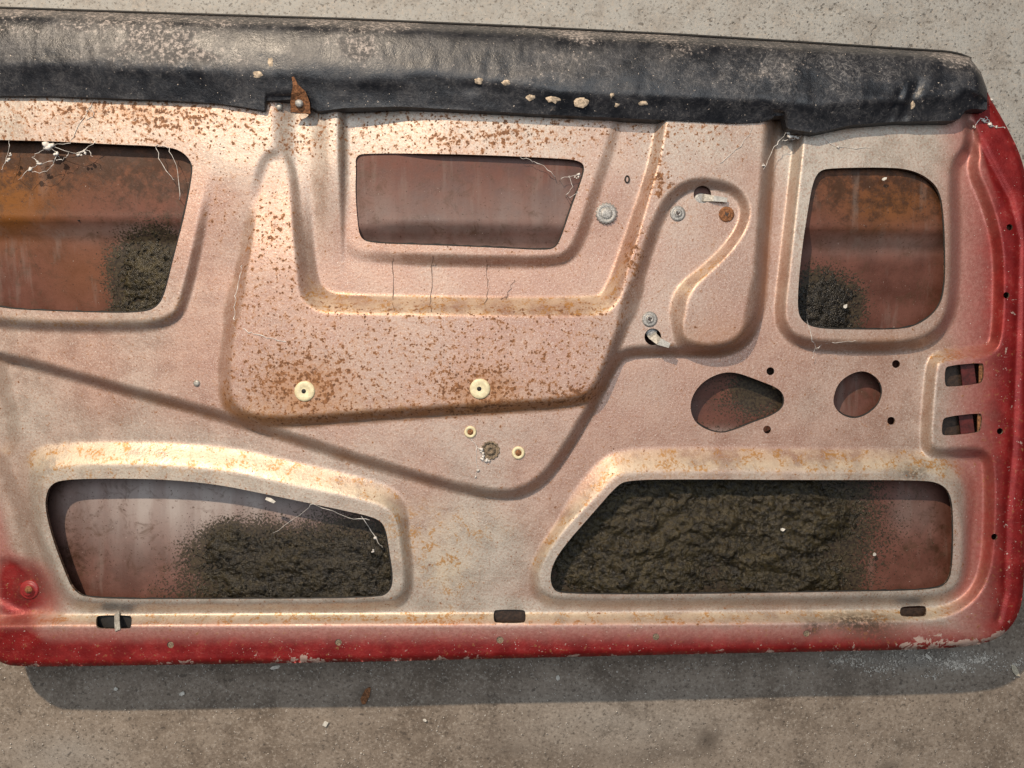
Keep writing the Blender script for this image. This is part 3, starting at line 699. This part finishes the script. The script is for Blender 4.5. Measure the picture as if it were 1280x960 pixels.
# spring clips poking out of the two lock holes
def slab(path, wpx, t, mat, name, label=None, parent=door, taper=None):
    p = [np.array(P(*q)) for q in path]; V = []; F = []
    for i, c in enumerate(p):
        d = (p[min(i + 1, len(p) - 1)] - p[max(i - 1, 0)]); q = np.array([-d[1], d[0], 0]); q /= np.linalg.norm(q) + 1e-9
        ww = wpx * S / 2 * (taper[i] if taper else 1)
        V += [c + q * ww, c - q * ww, c - q * ww - [0, 0, t], c + q * ww - [0, 0, t]]
    for i in range(len(p) - 1):
        for k in range(4):
            F.append((i * 4 + k, (i + 1) * 4 + k, (i + 1) * 4 + (k + 1) % 4, i * 4 + (k + 1) % 4))
    F += [(0, 1, 2, 3), tuple(4 * (len(p) - 1) + k for k in (3, 2, 1, 0))]
    o = obj(name, V, F, mat, parent, False)
    if label: o['label'] = label
    return o
h1 = hz(890, 252); h2 = hz(820, 428)
slab([(870, 249, h1 - .008), (880, 247, h1 - .001), (892, 248, h1 + .004), (909, 250, h1 + .005)], 7, .0012, M_STEEL, 'spring_clip', 'flat metal clip tongue sticking out of the upper lock hole', taper=[1.3, 1.3, 1, .8])
fix('clip_disc', [(8.5, -.006), (8.5, -.0035), (7, -.003), (.4, -.003)], 877, 249, M_ZINC, 16)
slab([(812, 414, h2 - .006), (816, 420, h2 - .001), (824, 427, h2 + .005), (837, 432, h2 + .006)], 10, .0016, M_STEEL, 'spring_clip', 'flat metal clip tongue sticking out of the lower lock hole', taper=[1.2, 1.1, .9, .6])
fix('clip_disc', [(7.5, -.006), (7.5, -.0040), (6, -.003), (.4, -.003)], 815, 414, M_ZINC, 16)
# rusty bracket and rivet at the notch in the padding
bo = slab([(366, 96, .0445), (369, 106, .0425), (373, 116, .0385), (375, 127, .0330), (375.5, 141, .0280)], 23, .0012, M_RUST, 'bracket', 'small rusty tab riveted below the padding notch', taper=[.12, .25, .75, 1, 1.05])
bc = P(374, 129, .0325)
V, F = lathe([(5 * S, -.0008), (5 * S, .0008), (3.6 * S, .0018), (.3 * S, .0021)], 14, bc); obj('rivet', V, F, M_ZINC, bo)
V, F = lathe([(4.5 * S, -.001), (4.2 * S, .0016), (2 * S, .0026), (.3 * S, .0027)], 10, P(349, 134, hz(349, 134)), .12); obj('screw_stub', V, F, M_STEEL, door)
# bolt in the lower left corner
bl = fix('bolt', [(12, -.0005), (12, .0008), (10, .0014), (7, .0015), (7, .0040), (6, .0046), (.5, .0046)], 37, 737, M_REDP, 24, label='red painted bolt in the lower left corner')
V, F = lathe([(5 * S, 0), (4.6 * S, .0014), (.3 * S, .0018)], 6, P(36, 737, hz(37, 737) + .0046)); obj('bolt_head', V, F, M_RUST, bl)
# clip in the first drain slot, latch parts behind the striker slots
dh = hz(142, 766) + .001
slab([(120, 777, dh - .004), (135, 777, dh - .003), (150, 777, dh - .003), (166, 777, dh - .004)], 15, .001, M_DARK, 'slot_fill', 'black plug filling the left drain slot')
slab([(146, 766, hz(146, 766) + .0012), (146, 777, hz(146, 777) + .0006), (147, 788, hz(147, 788) + .0012)], 7, .001, M_STEEL, 'clip', None)
for (x, y) in ((1205, 469), (1203, 531)):
    hh = hz(1205, 500)
    slab([(x - 26, y + 3, hh - .012), (x - 4, y + 1, hh - .012)], 30, .001, M_LATCH, 'latch_plate')
    slab([(x - 3, y + 1, hh - .006), (x + 14, y - 1, hh - .006)], 30, .001, M_LATCHR, 'latch_plate')
    slab([(x + 19, y - 1, hh - .003), (x + 26, y - 1, hh - .0025)], 26, .001, M_RUST, 'latch_plate')
fix('metal_clip', [(4.5, -.0003), (4, .0012), (2, .0016), (.3, .0016)], 246, 479, M_STEEL, 8)
V, F = tube([P(784 + 2.6 * math.cos(a), 224 + 4.2 * math.sin(a), hz(784, 224) + .0006) for a in np.linspace(0, 2 * math.pi, 15)], .0008, 5, False)
obj('o_ring', V, F, M_DARK, door)
for (x, y, r) in PIN[8:]:
    fix('hole_plug', [(r * 1.05, -.0022), (r * 1.05, -.0010), (.4, -.0009)], x, y, M_SPIN, 12).data.polygons.foreach_set('use_smooth', [False] * 25)
for (x, lb) in ((637, 'dark plate added to blacken the middle drain slot'), (1141, 'dark plate added to blacken the right drain slot')):  # plates added so the slots read dark instead of showing skin
    sh = hz(x, 758)
    slab([(x - 22, 770, sh - .0025), (x, 770, sh - .0022), (x + 22, 769, sh - .0025)], 20, .001, M_LATCH, 'slot_fill', lb)
# perished foam showing through tears in the padding
def sillz(px, py):
    i = np.argmin(np.abs(xs - px)); j = np.argmin(np.abs(Ys[:, i] - py)); return float(z[j, i]) * .001
for (x, y, rx, ry) in ((599, 100, 7, 4), (633, 103, 6, 4), (664, 120, 7, 5), (692, 122, 9, 6), (726, 126, 10, 7), (765, 118, 4, 4), (772, 129, 5, 4), (804, 128, 6, 3), (338, 78, 4, 7), (322, 92, 7, 4), (1142, 128, 3, 8)):
    nn = 14; c = P(x, y, sillz(x, y)); V = [(c[0], c[1], c[2] + .0007)]; 
    for rr, zz in ((.6, .0009), (1.0, -.0012)):
        for k in range(nn):
            a = 2 * math.pi * k / nn; q = rr * random.uniform(.75, 1.25)
            V.append((c[0] + rx * S * q * math.cos(a), c[1] + ry * S * q * math.sin(a), c[2] + zz * random.uniform(.6, 1.3)))
    F = [(0, 1 + k, 1 + (k + 1) % nn) for k in range(nn)] + [(1 + k, 1 + nn + k, 1 + nn + (k + 1) % nn, 1 + (k + 1) % nn) for k in range(nn)]
    obj('foam_tear', V, F, M_FOAM, door)

# ------------------------------------------------------------------ cobwebs, hairs, flakes
def thread_obj(name, paths, mat, label, cat, blobs=(), group=None, r=.00024):
    V = []; F = []
    def add(v2, f2):
        b = sum(len(q) for q in V); V.append(np.array(v2)); F.extend(tuple(i + b for i in t) for t in f2)
    for path in paths:
        p = chaikin([q[:2] for q in path], 2, False)
        zq = np.interp(np.linspace(0, 1, len(p)), np.linspace(0, 1, len(path)), [q[2] for q in path])
        zq = np.where(zq >= .005, np.maximum(zq, panel_h(p[:, 0], p[:, 1]) + .0005), zq)
        jit = rng.normal(0, .8, p.shape); jit[0] = jit[-1] = 0
        p = p + jit
        rr = r * (0.6 + 1.1 * rng.random(len(p)) ** 2)
        add(*tube([P(a, b, c) for (a, b), c in zip(p, zq)], rr, 5))
    for (x, y, dz, rad) in blobs:
        if dz >= .005: dz = max(dz, hz(x, y) + .001)
        for _ in range(3):
            c = P(x + rng.normal(0, rad * .35), y + rng.normal(0, rad * .35), dz)
            n = 7; q = rad * S * (.3 + .6 * rng.random())
            vv = [(c[0], c[1], c[2] + q * .6)] + [(c[0] + q * (.6 + .7 * rng.random()) * math.cos(k * 2 * math.pi / n), c[1] + q * (.5 + .6 * rng.random()) * math.sin(k * 2 * math.pi / n), c[2] + q * .3 * rng.normal()) for k in range(n)] + [(c[0], c[1], c[2] - q * .5)]
            ff = [(0, 1 + k, 1 + (k + 1) % n) for k in range(n)] + [(n + 1, 1 + (k + 1) % n, 1 + k) for k in range(n)]
            add(vv, ff)
    return tag(obj(name, np.vstack(V), F, mat), label, cat, group)
T = .0155
thread_obj('cobweb', [[(122, 118, .018), (112, 135, .016), (98, 160, .016), (88, 179, .016)], [(60, 181, T), (72, 192, .012), (68, 202, .010), (48, 205, .008), (36, 212, .006), (20, 227, .004), (3, 240, .004)],
                      [(60, 181, T), (85, 191, .013), (100, 192, .013), (119, 178, T)], [(88, 179, .016), (62, 181, T)], [(100, 192, .013), (110, 186, .013), (116, 196, .012)], [(48, 205, .008), (40, 196, .010), (52, 188, .012), (62, 182, T)], [(68, 202, .010), (60, 214, .006), (44, 216, .006), (36, 212, .006)], [(85, 191, .013), (80, 200, .011), (70, 200, .010)], [(112, 135, .016), (120, 142, .016), (108, 150, .016)], [(72, 195, .012), (92, 232, -.01), (112, 256, -.02)]], M_WEB,
           'dusty white cobweb hung with fluff across the upper left opening', 'cobweb',
           [(62, 183, T, 7), (70, 193, .012, 4), (48, 205, .008, 4), (37, 211, .006, 5), (98, 194, .013, 5), (106, 192, .013, 4), (16, 232, .004, 4), (5, 238, .004, 4), (108, 138, .016, 3), (112, 256, -.02, 3)])
thread_obj('cobweb', [[(664, 200, .013), (684, 210, .008), (697, 225, .004), (697, 240, .002), (697, 252, 0)], [(697, 226, .004), (712, 220, .008), (726, 219, .012)], [(712, 220, .008), (716, 236, .006), (705, 246, .004)], [(664, 200, .013), (650, 196, .016)], [(697, 243, .002), (712, 247, .006), (722, 240, .011)]], M_WEB,
           'grey cobweb strands in the top right corner of the centre opening', 'cobweb', [(697, 242, .002, 4.5), (697, 247, .001, 3), (720, 220, .009, 3), (724, 222, .01, 2)])
thread_obj('cobweb', [[(12, 174, T), (10, 196, .012), (2, 212, .01)]], M_WEB, 'short fluffy cobweb strand at the far left of the upper left opening', 'cobweb', [(12, 194, .012, 4), (10, 200, .011, 3)])
thread_obj('cobweb', [[(195, 182, T), (200, 205, .008), (218, 225, .008)], [(210, 184, T), (222, 208, .01), (224, 250, .004)], [(195, 182, T), (210, 184, T)]], M_WEB, 'two thin dusty threads at the right end of the upper left opening', 'cobweb', [(225, 251, .004, 2.5)])
thread_obj('hair_strand', [[(697, 248, 0), (684, 268, -.01), (676, 280, -.014), (664, 298, -.02)], [(710, 250, 0), (690, 264, -.01)], [(676, 280, -.014), (682, 296, -.02), (680, 302, -.02)], [(665, 280, -.016), (658, 300, -.02)], [(672, 292, -.02), (684, 290, -.02)]], M_HAIR,
           'tangle of dark hairs low in the centre opening', 'hair', r=.0004)
thread_obj('cobweb', [[(984, 164, .02), (972, 178, .014), (962, 194, .013), (954, 212, .0135)], [(1012, 164, .018), (1000, 172, .014), (978, 176, .014)], [(906, 122, .03), (930, 142, .022), (944, 156, .016), (930, 178, .0145), (900, 204, .0145)],
                      [(1024, 166, .016), (1040, 182, .0125), (1060, 185, .0122), (1088, 185, .0122)]], M_WEB, 'dusty cobweb below the notch in the padding', 'cobweb',
           [(986, 168, .018, 5), (996, 170, .015, 4), (1005, 168, .016, 4), (954, 206, .0135, 2.5), (1048, 184, .0122, 2)])
thread_obj('cobweb', [[(1218, 160, .0135), (1226, 148, .012), (1232, 150, .0115), (1240, 158, .0115), (1256, 160, .011)], [(1232, 146, .012), (1238, 152, .0115), (1238, 158, .0115)], [(1206, 136, .016), (1212, 124, .018)]], M_WEB,
           'white cobweb on the red upper right corner', 'cobweb', [(1218, 158, .0135, 2.5), (1232, 149, .012, 4), (1238, 156, .0115, 4), (1245, 159, .0115, 3), (1239, 124, .012, 2.5)], r=.00035)
thread_obj('cobweb', [[(391, 630, .009), (362, 652, -.004), (345, 665, -.014), (318, 678, -.022)], [(288, 656, -.022), (302, 668, -.022), (316, 676, -.022)], [(391, 630, .009), (412, 638, .009), (440, 648, .006), (462, 650, .009)], [(452, 645, .009), (466, 668, .002), (478, 684, .006)]], M_WEB,
           'thin cobweb strands across the lower left opening', 'cobweb', [(316, 677, -.022, 6), (308, 674, -.022, 3), (326, 674, -.02, 4), (470, 672, .002, 3), (466, 690, 0, 2.5)])
thread_obj('cobweb', [[(588, 548, .009), (594, 556, .008), (602, 568, .007), (606, 578, .008)], [(596, 556, .008), (594, 570, .008), (598, 586, .008), (594, 596, .008)], [(602, 572, .008), (616, 574, .004), (622, 570, .006)]], M_WEB,
           'fluffy cobweb clinging to the window regulator hole', 'cobweb', [(601, 563, .008, 4), (602, 572, .008, 5), (609, 576, .007, 5), (597, 588, .008, 3), (594, 596, .008, 2), (604, 568, .007, 3)])
thread_obj('cobweb', [[(1009, 400, .011), (1014, 420, .012), (1020, 436, .008), (1016, 448, .006)], [(1020, 436, .006), (1030, 430, .009), (1046, 428, .011), (1070, 426, .011)]], M_WEB,
           'thin white cobweb under the upper right opening', 'cobweb', [(1024, 434, .006, 2.5)])
for k, (pp, lb) in enumerate((([[(491, 322, .008), (492, 350, .0055), (491, 375, .007), (493, 388, .012)]], 'leftmost of the dark hairs under the centre opening'),
                              ([[(540, 320, .008), (540, 350, .0055), (538, 375, .007), (540, 390, .012)]], 'dark straight hair second from left under the centre opening'),
                              ([[(608, 325, .008), (609, 350, .0055), (610, 368, .006), (606, 382, .012)]], 'dark hair third from left under the centre opening'),
                              ([[(643, 350, .0055), (638, 362, .0055), (632, 372, .006), (626, 374, .006)], [(635, 368, .006), (633, 374, .006)]], 'short crooked dark hair rightmost under the centre opening'))):
    thread_obj('hair_strand', pp, M_HAIR, lb, 'hair', (), 'hairs under the centre opening', r=.00026)
thread_obj('hair_strand', [[(303, 331, .014), (298, 352, .014), (294, 372, .014), (293, 400, .013)], [(304, 410, .0135), (320, 418, .0135), (340, 424, .0135), (358, 427, .0135)]], M_WEB, 'pale spider threads along the left edge of the speckled plate', 'cobweb', r=.00035)

def flake(name, x, y, dz, rx, ry, rot, mat, label, cat, group=None, n=6):
    c = P(x, y, dz); V = []; 
    pts = [(random.uniform(.75, 1.1), 2 * math.pi * (k + random.uniform(-.25, .25)) / n) for k in range(n)]
    for zz in (0, .0009):
        for q, a in pts:
            u = rx * q * math.cos(a); t = ry * q * math.sin(a)
            V.append((c[0] + S * (u * math.cos(rot) - t * math.sin(rot)), c[1] + S * (u * math.sin(rot) + t * math.cos(rot)), c[2] + zz + .0006 * math.cos(a)))
    F = [tuple(range(n))[::-1], tuple(range(n, 2 * n))] + [(k, (k + 1) % n, n + (k + 1) % n, n + k) for k in range(n)]
    return tag(obj(name, V, F, mat, None, False), label, cat, group)
g = 'pale flakes on the floor'
FZ = -ZP + .0006
flake('paint_flake', 407, 905, FZ, 5.5, 4.5, .3, M_CHIP, 'white diamond shaped flake on the lit floor below the door', 'flake', g, 4)
flake('paint_flake', 228, 867, FZ, 5, 3, .5, M_CHIP, 'pale chip in the shadow strip under the left drain slot', 'flake', g)
flake('paint_flake', 344, 834, FZ + .03, 7, 3, .2, M_CHIP, 'crumbled pale flake hanging at the lower red edge', 'flake', g)
flake('paint_flake', 697, 847, FZ, 3, 4, .3, M_CHIP, 'small white chip in the middle of the shadow strip', 'flake', g)
flake('paint_flake', 531, 900, FZ, 3, 2.5, 0, M_CHIP, 'tiny white chip on the lit floor below the shadow middle', 'flake', g)
flake('paint_flake', 145, 861, FZ, 3.5, 3, .8, M_CHIP, 'small pale chip at the left end of the shadow strip', 'flake', g)
flake('paint_flake', 1160, 821, FZ, 6, 2.5, -.6, M_CHIP, 'pale sliver under the lower right corner of the door', 'flake', g)
flake('dry_husk', 1269, 838, FZ, 9, 3.8, -1.05, M_LEAF, 'dry pale husk lying beside the lower right door corner', 'husk', None, 8)
flake('paint_flake', 338, 625, .0115, 9, 3, -.3, M_CHIP, 'white flake at the upper edge of the lower left opening', 'flake', None, 5)
flake('twig_scrap', 458, 868, FZ, 6, 14, -.4, M_RUST, 'brown scrap lying in the shadow strip', 'scrap', None, 7)
for (x, y, lb) in ((1105, 224, 'white crumb near the top of the upper right opening'), (978, 662, 'white crumb on the big mastic mound'), (1093, 693, 'white crumb on the bare skin right of the big mastic mound'), (1056, 383, 'white crumb on the black mastic patch')):
    flake('crumb', x, y, float(skin_z(np.array([x * 1.0]), np.array([y * 1.0]))[0]) + .0065, 3.2, 2.4, random.uniform(0, 3), M_CHIP, lb, 'crumb', 'crumbs inside the door', 6)

# loose grit on the floor: too fine to count
GV = []; GF = []
def gritpt(x, y, dz, s):
    b = len(GV); c = P(x, y, dz); r = [s * S * random.uniform(.5, 1.1) for _ in range(6)]
    GV.extend([(c[0] + r[0], c[1], c[2]), (c[0], c[1] + r[1], c[2]), (c[0] - r[2], c[1], c[2]), (c[0], c[1] - r[3], c[2]), (c[0], c[1], c[2] + r[4] * .8), (c[0], c[1], c[2] - r[5] * .4)])
    GF.extend([(b, b + 1, b + 4), (b + 1, b + 2, b + 4), (b + 2, b + 3, b + 4), (b + 3, b, b + 4), (b + 1, b, b + 5), (b + 2, b + 1, b + 5), (b + 3, b + 2, b + 5), (b, b + 3, b + 5)])
for _ in range(900): gritpt(random.uniform(-20, 1300), random.uniform(810, 980), -ZP, random.choice((.6, .8, 1.0, 1.3)))
for _ in range(500): gritpt(random.uniform(20, 1280), 826 + abs(random.gauss(0, 10)), -ZP, random.choice((.6, .8, 1.0, 1.5)))
for _ in range(46):
    gx0, gy0, gs = random.gauss(1165, 62), 816 + abs(random.gauss(0, 11)), random.uniform(3, 11)
    for _ in range(random.randint(12, 46)): gritpt(random.gauss(gx0, gs), random.gauss(gy0, gs * .4), -ZP, random.choice((.5, .8, 1.1, 1.9)))
for _ in range(350): gritpt(random.uniform(-20, 1300), random.uniform(-20, 80), -ZP, random.choice((.6, .9, 1.2)))
tag(obj('grit', GV, GF, M_GRIT, None, False), 'fine pale grit and paint crumbs scattered on the concrete', 'grit', None, 'stuff')
GV.clear(); GF.clear()
